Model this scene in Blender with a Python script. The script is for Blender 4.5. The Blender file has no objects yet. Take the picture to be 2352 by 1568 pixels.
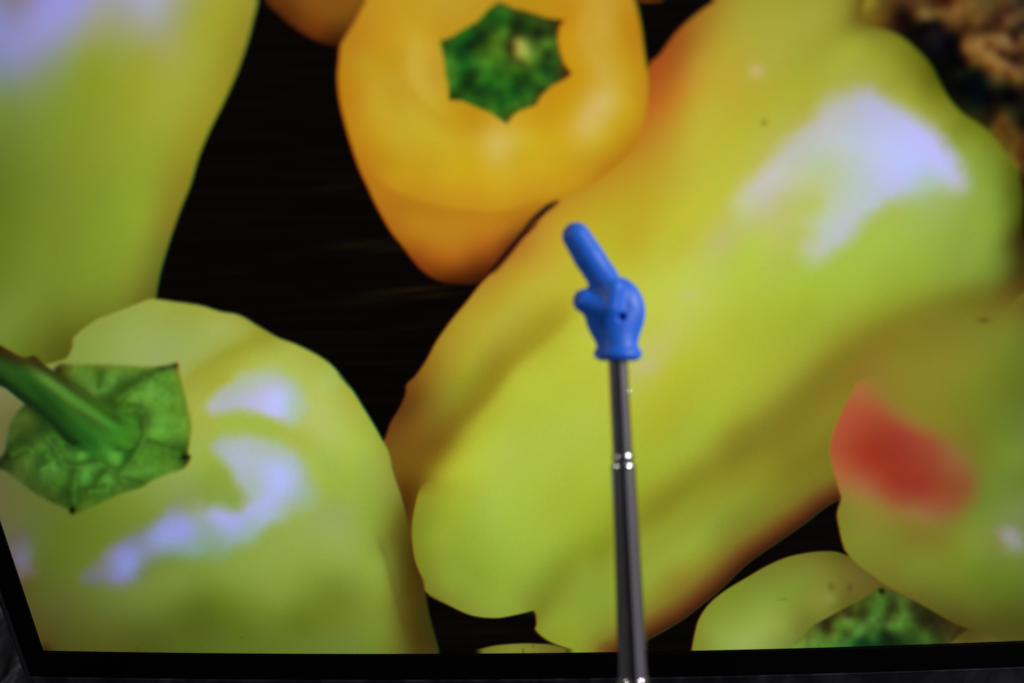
import bpy, bmesh, math
import numpy as np
from mathutils import Vector, Matrix

S = bpy.context.scene
# ------------------------------------------------------------------ camera
PITCH, ROLL, DIST, FPX, LIFT = math.radians(32.4), math.radians(-0.7), 0.36, 2600.0, 0.178
FWD = Vector((0, math.cos(PITCH), -math.sin(PITCH)))
_u = Vector((0, math.sin(PITCH), math.cos(PITCH)))
_r = Vector((1, 0, 0))
RIGHT = _r * math.cos(ROLL) + _u * math.sin(ROLL)
UP = _u * math.cos(ROLL) - _r * math.sin(ROLL)
EYE = Vector((0, 0, LIFT)) - FWD * DIST
AXES = Matrix((RIGHT, UP, -FWD)).transposed()          # columns: right, up, back
cd = bpy.data.cameras.new('camera')
cd.sensor_width = 36.0
cd.lens = 36.0 * FPX / 2352.0
cd.clip_start, cd.clip_end = 0.01, 20.0
cd.dof.use_dof = True
cd.dof.focus_distance = 0.425
cd.dof.aperture_fstop = cd.lens / 8.0                  # an 8 mm wide iris
cam = bpy.data.objects.new('camera', cd)
cam.matrix_world = Matrix.Translation(EYE) @ AXES.to_4x4()
S.collection.objects.link(cam)
S.camera = cam

# ------------------------------------------------------------------ room light
w = bpy.data.worlds.new('World')
S.world = w
w.use_nodes = True
w.node_tree.nodes['Background'].inputs[0].default_value = (.75, .78, 1.0, 1)
w.node_tree.nodes['Background'].inputs[1].default_value = 0.006
S.view_settings.view_transform = 'Standard'
S.view_settings.look = 'None'
S.view_settings.exposure = 0.0
S.view_settings.gamma = 1.0
S.cycles.use_denoising = True


def lamp(name, d, dist, size, power, col, shape='DISK'):
    """area lamp standing off the pointer in direction d (right, up, towards the camera)"""
    aim = EYE + FWD * 0.325
    v = (RIGHT * d[0] + UP * d[1] - FWD * d[2]).normalized()
    l = bpy.data.lights.new(name, 'AREA')
    l.shape, l.size, l.energy, l.color = shape, size, power, col
    o = bpy.data.objects.new(name, l)
    o.location = aim + v * dist
    o.rotation_euler = v.to_track_quat('Z', 'Y').to_euler()
    S.collection.objects.link(o)
    return o


lamp('ceiling_lamp', (.84, .34, .48), 0.9, .08, 9.0, (1.0, .96, .98))
lamp('side_lamp', (-.80, .24, .45), 0.9, .05, 2.2, (1.0, .97, .90))
lamp('window', (.86, .10, .46), 1.0, 2.0, 1.9, (.95, .90, 1.0), 'SQUARE')
lamp('wall_glow', (-.86, .05, .46), 1.0, 1.9, 0.30, (1.0, .96, .95), 'SQUARE')


# ------------------------------------------------------------------ helpers
def material(name, col, rough, metal=0.0, spec=0.5, coat=0.0):
    m = bpy.data.materials.new(name)
    m.use_nodes = True
    b = m.node_tree.nodes['Principled BSDF']
    b.inputs['Base Color'].default_value = (*col, 1)
    b.inputs['Roughness'].default_value = rough
    b.inputs['Metallic'].default_value = metal
    b.inputs['Specular IOR Level'].default_value = spec
    b.inputs['Coat Weight'].default_value = coat
    return m, m.node_tree, b


def wear(nt, b, scale, lo, hi, bump=0.0):
    """uneven roughness and faint relief so that no surface is perfectly even"""
    tc = nt.nodes.new('ShaderNodeTexCoord')
    n = nt.nodes.new('ShaderNodeTexNoise')
    n.inputs['Scale'].default_value = scale
    n.inputs['Detail'].default_value = 5
    nt.links.new(tc.outputs['Object'], n.inputs['Vector'])
    r = nt.nodes.new('ShaderNodeMapRange')
    r.inputs['To Min'].default_value, r.inputs['To Max'].default_value = lo, hi
    nt.links.new(n.outputs['Fac'], r.inputs['Value'])
    nt.links.new(r.outputs['Result'], b.inputs['Roughness'])
    if bump:
        bp = nt.nodes.new('ShaderNodeBump')
        bp.inputs['Strength'].default_value = bump
        bp.inputs['Distance'].default_value = .0004
        nt.links.new(n.outputs['Fac'], bp.inputs['Height'])
        nt.links.new(bp.outputs['Normal'], b.inputs['Normal'])
    return tc, n


def link(name, me, mat, parent=None, smooth=False, label=None):
    o = bpy.data.objects.new(name, me)
    if mat:
        me.materials.append(mat)
    S.collection.objects.link(o)
    o.parent = parent
    if smooth:
        me.polygons.foreach_set('use_smooth', np.ones(len(me.polygons), bool))
    if label:
        o['label'] = label
    return o


def thing(name, loc, label, cat):
    o = bpy.data.objects.new(name, None)
    o.empty_display_size = .02
    o.location = loc
    o['label'], o['category'] = label, cat
    S.collection.objects.link(o)
    return o


def mesh(name, verts, faces):
    me = bpy.data.meshes.new(name)
    me.from_pydata([tuple(v) for v in verts], [], faces)
    me.update()
    return me


# ---- the picture on the display: outlines and colour samples of the photograph of peppers it shows ----
# tiles: origin x, origin y, scale -> coordinates of the picture plan (2352 wide)
TILE = {'P': (0, 0, 1), 'a': (0, 0, .3418), 'b': (746.5, 0, .3418), 'c': (1548, 0, .3418),
        'd': (0, 516.8, .3418), 'e': (746.5, 516.8, .3418), 'f': (1548, 516.8, .3418),
        'g': (0, 1032.4, .3418), 'h': (746.5, 1032.4, .3418), 'i': (1548, 1032.4, .3418),
        'R': (2007.4, 0, .2197), 'K': (987.6, 0, .19045), 'L': (0, 775.2, .2746), 'M': (1780, 1320.7, .1953)}


def parse(s, n):
    out = []
    for blk in s.split('|'):
        blk = blk.strip()
        if not blk:
            continue
        ox, oy, k = TILE[blk[0]]
        for it in blk[1:].split(';'):
            v = [float(q) for q in it.split()]
            if len(v) == n:
                out.append([ox + v[0] * k, oy + v[1] * k] + v[2:])
    return np.array(out)


S_A = '''a60 20 124 120 130;0 100 135 135 195;330 100 150 148 212;500 60 150 150 205;100 300 140 140 190;250 260 146 146 192;100 450 130 138 160;300 420 132 142 130
;0 550 120 135 120;250 560 128 142 95;450 330 142 150 125;600 150 156 156 140;700 50 156 158 150;900 60 160 160 165;1000 20 170 170 188;1050 180 160 160 138;1200 120 158 160 100
;1150 250 162 162 105;900 260 155 160 95;1350 150 160 162 50;1550 100 160 155 42;1640 150 150 140 40;600 400 138 152 50;1000 400 155 160 58;1400 400 160 160 50;1550 400 150 140 38
;0 700 115 135 60;300 700 125 142 60;700 700 140 150 45;1100 700 158 165 55;1400 700 155 150 40;0 1000 105 122 45;300 1000 120 138 45;700 1000 140 150 45;1000 1000 148 158 48
;1250 1000 150 145 38;0 1300 98 115 32;300 1300 115 130 40;700 1250 130 148 42;1000 1250 140 155 45;1180 1250 138 132 35;0 1567 100 120 30;300 1567 118 135 38;700 1567 130 150 42;950 1500 140 160 45;1110 1500 135 125 35
|d400 100 120 135 40;800 100 132 150 42;1000 100 130 140 40;1080 200 110 115 35;0 400 105 122 38;400 350 118 135 40;700 350 125 145 42;950 350 125 130 40;0 700 115 135 50;200 600 115 130 45
;500 580 112 125 35;800 500 118 130 38;980 430 105 105 30;300 750 100 110 30;400 830 85 90 20;150 830 100 115 30;600 640 105 112 30;430 700 96 104 27'''
S_B = '''d1050 540 150 160 60;850 620 142 160 65;650 680 138 150 60;600 850 132 155 60;900 800 150 165 80;1200 620 150 160 60;1450 620 158 165 62;1300 780 152 168 75;1500 700 162 172 78
;1650 720 155 158 50;1780 760 150 145 40;1100 880 148 165 85;1350 900 155 165 70;1550 850 155 160 45;1750 850 165 172 58;1950 850 165 175 65;2150 930 165 170 60;2300 1100 165 170 60
;1400 1000 155 160 48;1600 950 165 172 60;1300 1150 160 168 60;1350 1350 160 172 60;1350 1500 150 170 70;1600 1320 160 180 65;1800 1340 160 178 65;2200 1150 175 185 80;2150 1350 175 188 90
;2300 1300 175 185 70;2050 1480 165 180 70;2300 1500 168 185 70;0 1150 120 118 65;100 1280 105 105 50
|e50 1050 165 185 80;100 1300 168 185 80;250 1350 160 175 60;50 1500 165 185 75;300 1500 160 178 60;380 1500 150 160 50
|g100 200 95 100 45;60 400 100 100 55;200 450 95 105 50;400 520 95 110 35;700 450 105 125 38;900 350 120 140 50;1100 250 130 152 65;1250 160 140 160 70;1350 80 150 170 60;1400 200 130 155 50
;1450 300 130 155 55;1550 320 130 155 60;1300 300 130 150 68;2150 150 160 180 65;2250 300 150 170 60;2300 100 160 180 60;300 700 90 105 35;250 950 85 90 35;400 1000 90 95 40;350 1200 80 78 30
;500 1280 78 82 28;700 1000 100 115 45;900 950 112 128 55;700 1200 88 95 32;1000 1050 105 122 48;1000 1250 80 90 28;1250 1200 85 95 25;1350 1050 90 105 30;1200 900 118 138 55;1500 850 125 148 55
;1500 1050 98 115 30;1600 1200 92 108 28;1700 900 130 150 60;1900 800 140 160 65;1900 1000 125 145 52;2000 1150 100 115 30;1850 1250 100 115 35;2200 700 145 165 70;2250 950 115 130 40
;2200 1200 108 122 38;2000 1320 100 118 40;1500 1320 88 105 35;1200 1320 82 95 28;850 1320 80 85 28;150 850 88 80 38;300 1330 76 66 24;120 700 95 95 70;1100 650 112 130 50;1800 400 145 165 70
|h50 100 150 175 70;250 100 155 175 65;380 150 148 160 55;50 400 150 165 90;200 350 150 170 70;330 400 140 160 55;100 700 148 165 75;300 700 140 160 60;350 600 134 148 52;420 600 112 116 34;480 700 98 92 27
;550 700 75 62 15;100 950 115 130 42;300 950 130 145 50;430 950 125 135 42;520 950 85 72 18;620 950 70 55 12;100 1150 110 125 38;300 1150 120 135 45;450 1150 112 120 38;550 1150 80 66 15
;650 1150 62 55 15;100 1320 105 125 50;400 1300 112 125 40;530 1300 92 90 29;600 1300 70 58 12;720 1300 62 52 15;400 750 130 148 54;440 800 122 130 45;480 800 98 92 26;470 300 128 132 42;450 450 118 125 38;510 450 98 88 24'''
S_C = '''b350 50 190 140 28;600 100 195 150 32;850 30 192 150 40;200 250 185 125 25;400 250 195 142 28;650 300 200 162 45;600 500 200 165 60;750 250 192 145 30;730 500 195 150 40;150 450 185 130 22
;300 450 192 148 32;450 420 190 145 25;200 650 190 130 22;350 700 195 158 40;500 650 192 150 35;700 680 198 165 45;850 800 195 150 25;1000 830 190 140 22;200 850 188 130 22;350 950 195 145 25
;550 950 195 160 35;750 950 198 165 35;900 900 198 158 35;1100 900 205 165 55;1150 970 212 178 88;1350 950 205 170 40;1350 830 200 155 28;1500 800 198 148 22;1550 650 195 140 20;1700 580 198 145 22
;1680 400 200 145 22;1680 250 200 145 25;1650 100 192 135 18;1500 60 190 135 20;1300 30 185 135 22;1780 100 200 150 38;1830 30 200 155 50;1880 200 200 158 55;1790 280 198 155 45;2000 150 190 135 22
;2000 300 195 140 22;1900 450 200 160 50;1850 550 200 160 50;1870 690 212 178 98;1850 740 210 175 88;1740 840 210 175 88;1600 900 205 160 30;1650 750 200 155 28;2050 500 195 148 22;2100 300 185 125 22
;2050 700 200 155 28;2130 650 190 135 25;1950 800 200 160 35;2050 850 195 145 25;1850 950 200 165 35;1600 1000 200 160 30;1300 1050 200 162 35;1000 1050 200 162 30;700 1080 195 150 25;450 1100 190 140 22
;300 1080 185 125 22;300 1200 185 121 22;500 1230 197 146 24;800 1200 203 158 30;1100 1200 205 161 30;1400 1180 205 158 30;1700 1120 195 145 25;1900 1020 192 140 25;2080 900 185 128 22;1900 1130 180 120 20
;1700 1230 195 141 24;1500 1280 197 144 22;1200 1320 203 154 27;900 1320 200 144 24;650 1320 190 131 22;500 1350 180 116 22;700 1420 185 124 24;1000 1430 193 131 27;1200 1420 193 131 24;1350 1390 185 121 24
;400 1400 180 111 22;600 1530 187 124 24;900 1530 190 128 27;1200 1500 183 118 24;1000 250 190 140 25;1200 450 195 145 25
|e600 80 178 112 20;900 80 182 120 25;1200 60 170 100 22;700 200 165 92 20;900 220 170 95 22;1100 170 155 80 18;700 290 130 62 12;850 310 125 60 12;1000 280 110 50 10;850 370 72 30 5;1050 340 70 28 5;620 230 140 65 15;1250 120 110 50 15'''
S_E = '''c50 280 156 88 26;20 400 168 96 31;0 520 174 104 33;0 650 190 120 35;100 200 160 105 30;250 100 165 125 35;400 50 165 150 50;700 50 165 160 55;1000 50 160 158 55;1150 60 145 140 45;1230 80 112 97 26;1290 130 88 68 16
;150 450 185 145 45;350 300 178 160 50;600 250 172 165 58;900 200 165 162 58;1100 200 148 148 45;1250 230 150 150 45;1400 300 140 142 40;1550 380 125 125 30;1650 450 110 112 20;1720 540 95 95 15
;1250 400 160 165 55;1450 450 150 155 45;1000 300 158 158 50;850 450 165 165 52;600 450 178 168 60;400 500 185 165 50;200 700 190 170 55;80 750 190 155 45;400 750 185 172 50;600 650 178 170 50;800 600 172 172 52
;950 700 172 172 60;1150 560 168 170 72;1300 560 165 168 72;1450 620 158 162 60;1600 620 150 155 45;1700 720 145 150 45;1780 680 120 125 25;1820 820 145 150 50;1900 900 130 140 38;1950 800 110 118 20
;2000 1000 140 158 55;2100 950 115 125 28;2150 1100 125 140 45;2250 1150 95 105 20;2000 1200 140 165 60;2150 1300 130 155 55;2280 1300 85 95 20;2000 1450 140 165 60;2200 1500 125 145 45;2310 1500 70 75 12
;1900 1350 152 172 80;1700 1400 158 180 85;1500 1420 165 185 80;1400 1500 165 185 75;100 950 190 175 55;300 950 188 180 52;500 950 185 182 60;650 950 182 180 80;200 1200 190 185 58;400 1100 188 185 60
;100 1400 192 188 55;300 1350 190 190 62;250 1500 190 190 75;50 1530 192 190 50;0 950 188 155 45;0 1200 188 170 48;1250 1000 175 180 90;1000 1350 180 192 80;1700 1100 160 175 80
|f50 100 190 185 55;300 100 188 188 98;550 120 182 200 75;600 20 184 196 90;100 300 192 200 78;400 250 180 195 75;700 300 175 190 75;900 280 168 190 70;1150 200 165 190 70;1400 130 162 190 70;1400 300 158 180 62
;1700 200 150 175 62;1950 200 138 158 60;2150 150 125 145 50;2250 200 95 105 30;2300 120 60 45 12;2330 300 65 55 15;2180 350 110 120 40;1950 350 135 155 55;1700 370 145 165 55;1300 450 160 178 55;1050 450 165 185 60
;800 450 170 190 58;500 450 178 192 65;200 550 188 198 78;50 550 190 200 82;100 700 185 195 75;400 700 175 185 55;700 600 168 182 52;850 620 162 175 50;1100 620 155 170 52;1400 560 145 155 42;1700 500 135 142 38
;1950 470 115 118 32;2150 450 105 98 28;2300 420 85 65 18;2320 480 100 82 22;2000 560 115 112 30;1700 640 128 118 35;1450 720 132 120 32;1250 800 135 122 35;1150 900 135 120 32;1000 1030 135 118 32;850 1200 132 120 32
;700 1350 135 120 32;1100 750 150 150 42;900 800 158 168 50;700 850 165 175 52;500 850 170 182 52;200 850 180 190 55;50 900 182 190 58;100 1100 175 180 50;400 1100 170 182 52;650 1000 165 172 52;850 950 155 158 48
;600 1150 158 165 48;300 1300 165 178 50;50 1350 165 175 52;500 1300 150 150 42;350 1450 145 140 38;150 1500 160 172 50;50 1550 155 170 50;450 1550 128 120 32;700 1500 130 120 30;900 1450 130 125 32;1000 1560 120 110 28
;900 1350 132 122 32;1050 1250 135 125 35;1700 750 130 122 36;2000 700 124 124 38;2280 650 116 116 36;1500 900 136 124 36
|i50 50 165 175 52;300 50 150 150 42;600 50 135 128 32;900 50 128 118 30;100 150 150 150 38;300 150 140 132 32;500 150 140 138 35;800 150 125 115 28;1000 100 120 110 28;1050 220 105 85 22;1100 290 70 45 10
;100 300 138 142 32;50 400 145 155 42;300 330 145 155 45;500 300 140 145 42;700 250 130 128 35;900 250 110 98 25;900 330 95 75 18;1000 340 70 42 10;100 550 148 162 55;300 500 135 148 48;500 450 125 128 38
;700 430 110 92 25;800 420 100 72 18;750 500 90 50 12;600 560 105 62 18;600 480 118 110 30;400 600 128 120 38;450 680 100 55 15;200 650 148 160 50;100 750 150 160 50;300 720 130 100 30;350 780 110 58 18;200 850 130 88 28
;250 900 95 48 18;50 850 145 125 40;50 950 130 80 25;150 1000 95 48 15;50 1080 90 48 12
|e1450 80 188 145 45;1350 160 180 125 40;1550 50 192 158 40;1500 250 192 165 50;1300 300 188 150 38;1200 320 180 140 40;1350 400 188 172 50;1150 450 180 150 40;1550 450 188 178 50;1500 600 175 160 42;1400 750 168 158 35
;1600 600 178 165 40;1250 600 180 170 55;1050 550 178 155 42;950 650 175 155 42;1100 750 178 168 50;900 800 170 150 40;1250 850 168 155 38;1100 850 165 155 48;820 850 165 145 40;950 950 168 160 42;1200 930 155 142 32
;750 950 150 120 32;900 1050 150 145 35;1150 1050 158 150 35;680 1050 140 105 28;850 1150 145 140 38;1050 1150 150 142 32;600 1130 110 70 20;700 1200 125 100 28;900 1250 140 130 30;800 1350 125 105 25;550 1250 100 65 18
;650 1350 125 95 25;950 1320 145 138 32;500 1380 112 75 20;700 1450 115 85 22;850 1430 125 105 22;550 1500 115 80 20;750 1530 125 95 22;1500 800 178 175 45;1400 950 182 188 58;1200 1100 172 178 48;1100 1250 168 172 45
;950 1400 162 160 40;1300 1000 183 188 56;1700 800 188 195 62;1650 650 185 185 55;1600 1000 182 192 55;1500 1200 178 192 60;1300 1300 175 188 60;1200 1450 178 192 70;1550 1500 172 190 68;1750 1300 178 192 70;1850 1100 182 192 60
;1800 1000 184 192 60;2250 100 190 185 55;2300 350 192 198 72;2200 550 192 200 75;2280 800 192 192 95;2200 700 190 195 75;2150 950 190 188 105;2250 1100 180 185 55;2100 1200 180 185 55;2280 1000 185 188 55;2200 1400 170 175 45
;2300 1300 172 176 45;1850 50 188 175 40;1900 300 190 190 55;2100 1500 165 178 55;1650 350 190 178 48;2050 150 188 172 40;2050 1300 176 184 56
|h800 150 165 165 40;900 60 172 178 50;720 220 140 130 34;1000 300 165 182 58;450 80 115 85 18;600 80 118 85 18;740 60 130 105 25;550 200 100 70 15;650 180 115 88 20;580 300 85 55 10;620 250 90 62 12;570 400 75 48 8
;1200 100 175 192 72;1150 400 165 190 70;1300 250 170 190 65;1150 650 152 178 58;1350 850 145 168 55;1500 150 170 190 65;1700 150 168 185 58;1850 150 168 188 60;1550 400 162 180 55;1800 400 158 175 48;1500 600 160 180 58
;1700 560 152 172 48;1850 550 145 160 40;1700 700 138 152 38;1500 780 140 160 48;1850 650 132 142 32;1600 830 128 142 38;1450 920 130 145 42;1850 760 134 147 41;1750 800 140 160 50;1550 950 130 142 40;1400 1040 125 135 38
;1700 950 138 155 50;1600 1100 140 158 48;1800 1000 135 155 48;1500 1150 138 155 45;1450 1080 118 125 35;1700 1250 142 158 45;1850 1150 135 150 48;1550 1270 138 148 42;1800 1300 150 145 40;1900 1310 140 110 30;2050 1300 130 100 28
;2250 150 160 172 48;2250 350 140 138 32;2200 300 148 150 35;2300 420 140 140 30;2200 480 138 145 35;2250 600 152 165 55;2200 700 148 162 52;2200 900 145 155 50;2250 1000 138 130 40;2200 1100 120 75 22;2300 1050 125 85 28
;2200 1200 95 48 12;2300 1150 90 48 12;2000 700 146 160 48;2000 1000 140 155 48|c1000 1260 182 188 122;800 1400 184 192 104;700 1530 188 190 106;600 1500 190 190 108'''
S_E2 = '''h800 150 165 165 40;900 60 172 178 50;720 250 150 150 40;650 400 135 140 38;640 600 128 140 35;850 350 158 172 48;900 550 148 168 50;750 600 145 162 48;1200 100 175 192 72;1150 400 165 190 70;1300 250 170 190 65
;1000 300 165 182 58;1150 650 152 178 58;900 750 140 160 50;700 750 130 140 40;800 900 135 152 48;1050 850 138 162 50;1350 850 145 168 55;1000 1000 138 155 50;750 940 125 130 42;900 1030 130 140 45;1150 1090 140 158 55
;1300 1030 140 158 50;1400 1040 128 140 40;640 500 130 138 36;1450 920 132 146 43;1500 600 160 180 58;1500 780 142 162 50
|e1100 1250 168 172 45;950 1400 162 160 40;1200 1450 178 192 70;1300 1300 175 188 60'''
S_F = '''f2000 750 125 125 38;2250 700 118 122 38;1700 780 130 122 35;1800 950 135 130 40;1500 950 138 125 38;2050 950 125 130 38;2300 900 105 120 35;1350 1020 140 118 40;1600 1100 135 128 38;1900 1150 125 128 35
;2200 1150 108 120 35;2330 1100 100 112 35;2100 1350 112 122 35;2300 1400 105 125 45;1850 1300 128 125 35;2000 1480 120 115 35;2250 1530 112 135 45;1100 1400 135 120 40
|i1150 150 140 110 45;1130 250 140 115 45;1200 320 140 125 50;1150 450 125 125 38;1200 550 128 130 42;1350 450 138 128 45;1400 600 125 128 42;1250 700 122 128 42;1600 600 125 118 40;1800 600 125 120 40;2000 500 120 135 48
;2100 350 110 130 45;2200 250 108 130 50;2330 200 105 125 45;2300 50 112 135 50;2300 400 115 135 68;2000 650 125 140 48;1500 750 120 125 40;1700 750 122 130 42;1900 720 120 132 38;2330 500 120 130 78
;2100 800 105 125 38;2300 800 105 125 40;1400 820 118 118 38;1600 900 112 118 38;1900 900 110 120 35;2200 950 95 110 30;1600 970 105 98 32;1800 1020 95 100 30;2000 1050 95 100 30;2300 1050 85 92 28;1900 1120 85 80 25
;2100 1150 82 82 25;2300 1200 75 75 22;2150 1220 78 75 25;2250 1270 80 80 28;2150 640 122 132 60'''
S_G = '''i180 1200 128 140 45;170 1300 125 135 45;300 1050 128 140 45;450 950 122 138 42;600 870 122 130 45;800 770 120 122 40;1000 720 110 108 35;1120 720 98 92 28;300 1250 140 160 65;450 1150 140 158 60
;600 1050 138 155 60;750 950 125 145 48;850 850 125 135 50;1050 800 115 118 38;1200 780 105 95 35;1300 850 100 90 35;1100 900 118 112 40;950 950 128 132 48;1000 980 132 138 55;1200 950 105 100 35;1330 920 100 90 30
;1000 1060 125 130 48;800 1100 128 138 50;600 1250 150 165 75;750 1200 138 150 60;850 1170 115 120 42;450 1300 150 170 80;700 1290 128 145 60;1150 1020 100 98 30;1900 1250 90 80 30;2050 1260 85 78 28;1950 1230 75 65 22'''
S_R = '''R300 150 20 8 3;200 250 45 25 8;300 350 20 10 4;100 200 85 58 15;60 100 95 75 20;0 60 110 95 25;-60 30 118 108 30;200 40 70 45 15;350 60 55 35 15;420 130 60 38 15;500 160 108 88 44;600 180 98 74 36;430 200 42 28 12;550 250 12 8 5;650 240 15 10 6
;450 30 75 50 20;550 60 85 60 28;650 80 70 42 18;700 130 98 70 30;780 40 60 25 10;850 100 112 80 36;800 220 90 62 25;850 300 58 36 14;950 150 98 68 28;980 230 72 45 15;1000 100 105 75 32;1100 150 90 65 25;1000 300 60 35 12
;1150 60 88 68 30;1080 230 88 62 28;1200 230 70 42 22;1150 300 55 32 12;1300 200 50 26 14;1250 300 55 28 12;1350 120 62 38 18;1250 100 78 55 22;1420 90 55 30 15;1450 30 70 50 28;1540 30 40 32 25;1550 130 72 58 28
;1420 230 95 68 40;1530 200 70 50 25;1560 280 35 28 20;1440 350 46 24 10;1480 420 50 26 12;1350 330 75 50 25;1560 400 85 62 32;1540 520 72 42 18;900 330 42 26 10;850 400 5 3 3;950 380 65 38 15;1000 420 105 72 30
;960 500 115 80 35;900 500 32 20 8;1080 380 95 68 32;1100 500 134 98 52;1050 580 112 78 30;1200 400 110 80 40;1350 420 134 102 60;1200 480 92 58 22;1300 500 100 68 32;1400 500 112 80 43;1450 520 95 68 32;1320 560 66 38 15
;1250 590 128 94 50;1150 640 120 84 33;1400 600 53 28 12;1480 640 42 20 12;1350 660 125 92 50;1250 720 100 68 25;1050 660 80 55 18;950 620 22 12 5;1550 600 50 30 12;1450 730 110 76 39;1400 770 82 52 18;1300 800 95 70 32
;1200 760 60 40 15;1530 760 100 72 35;1500 850 85 58 20;1400 880 35 28 10;1550 900 50 32 12;700 450 10 10 16;600 320 16 12 12;750 600 3 3 2;900 780 10 14 8;1100 750 14 16 8;1180 870 14 20 16;900 900 1 1 1;1200 1000 1 1 1
;1100 1120 10 18 12;950 1050 8 12 5;1400 1050 2 2 1;1450 950 5 5 4;1350 1120 30 24 10;1350 1230 72 52 18;1430 1180 40 35 15;1300 1180 42 24 8;1350 1330 72 42 12;1250 1330 70 55 15;1450 1350 70 50 15;1250 1450 80 65 15
;1400 1450 78 55 15;1550 1300 15 8 3;1550 1150 20 15 8;1520 1450 80 50 15;1560 1560 70 38 8;1200 1290 35 25 6;1100 1260 40 35 8;1520 1700 85 55 18;1565 1850 50 28 8;1560 2000 40 25 6;1565 2400 20 12 3;1400 1560 90 75 18;1480 1750 95 90 22;700 800 4 4 2;600 620 4 4 2;400 450 10 7 3'''
S_K = '''K820 60 60 85 20;750 150 35 85 22;930 190 45 100 25;850 280 28 75 18;1050 250 28 45 14;1000 300 25 50 15;1150 150 50 60 15;1200 270 45 80 20;1300 230 55 70 20;1400 310 50 72 22;1500 280 45 50 15;1570 290 55 30 8
;1300 420 24 34 10;1150 400 32 55 15;1450 400 40 60 18;550 250 60 100 22;400 350 50 95 20;450 420 30 85 22;650 430 20 40 13;500 560 16 43 14;250 480 45 85 22;170 510 50 60 15;380 600 18 65 20;200 600 45 90 22;350 660 20 60 18
;550 680 45 95 22;250 700 60 115 30;380 750 28 90 25;200 900 90 130 35;280 950 60 115 28;450 850 25 80 22;650 780 66 128 30;650 650 58 102 22;800 550 75 115 25;900 400 80 122 28;900 650 72 108 25;800 750 62 110 25;750 450 60 90 22
;980 450 48 58 20;980 580 42 38 14;1000 700 58 68 22;1000 800 60 95 22;720 900 45 105 22;550 900 28 60 18;600 980 40 100 22;440 1020 20 50 16;300 1070 45 95 22;270 1170 28 42 12;450 1190 45 95 22;600 1080 22 62 18;700 1050 30 85 22
;900 1000 42 105 25;830 870 42 90 20;1050 950 35 75 20;1150 950 28 60 16;1100 850 50 95 22;1200 800 60 90 22;1350 960 55 110 30;1400 840 22 62 20;1500 720 45 85 22;1420 640 36 58 18;1430 530 82 132 32;1300 680 85 125 32;1550 800 50 70 20
;1640 900 60 35 10;1550 950 42 65 18;1250 1000 35 80 22;1050 1080 20 65 18;1200 1120 42 95 25;1320 1080 38 60 15;900 1120 32 88 22;800 1150 28 70 20;730 1220 45 105 25;620 1270 45 90 22;850 1300 28 82 22;980 1250 42 100 22
;1150 1220 48 100 25;1280 1240 70 80 20;900 1420 55 85 20;750 1330 70 110 28;950 1450 80 75 18;1140 610 165 178 78;1060 500 142 148 62;1200 640 130 150 55;1130 700 125 140 50;1060 640 142 150 65;1180 530 130 145 55;1240 560 80 105 35
;1120 770 62 78 22;1090 430 68 72 25;1010 580 80 72 30'''
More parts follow.
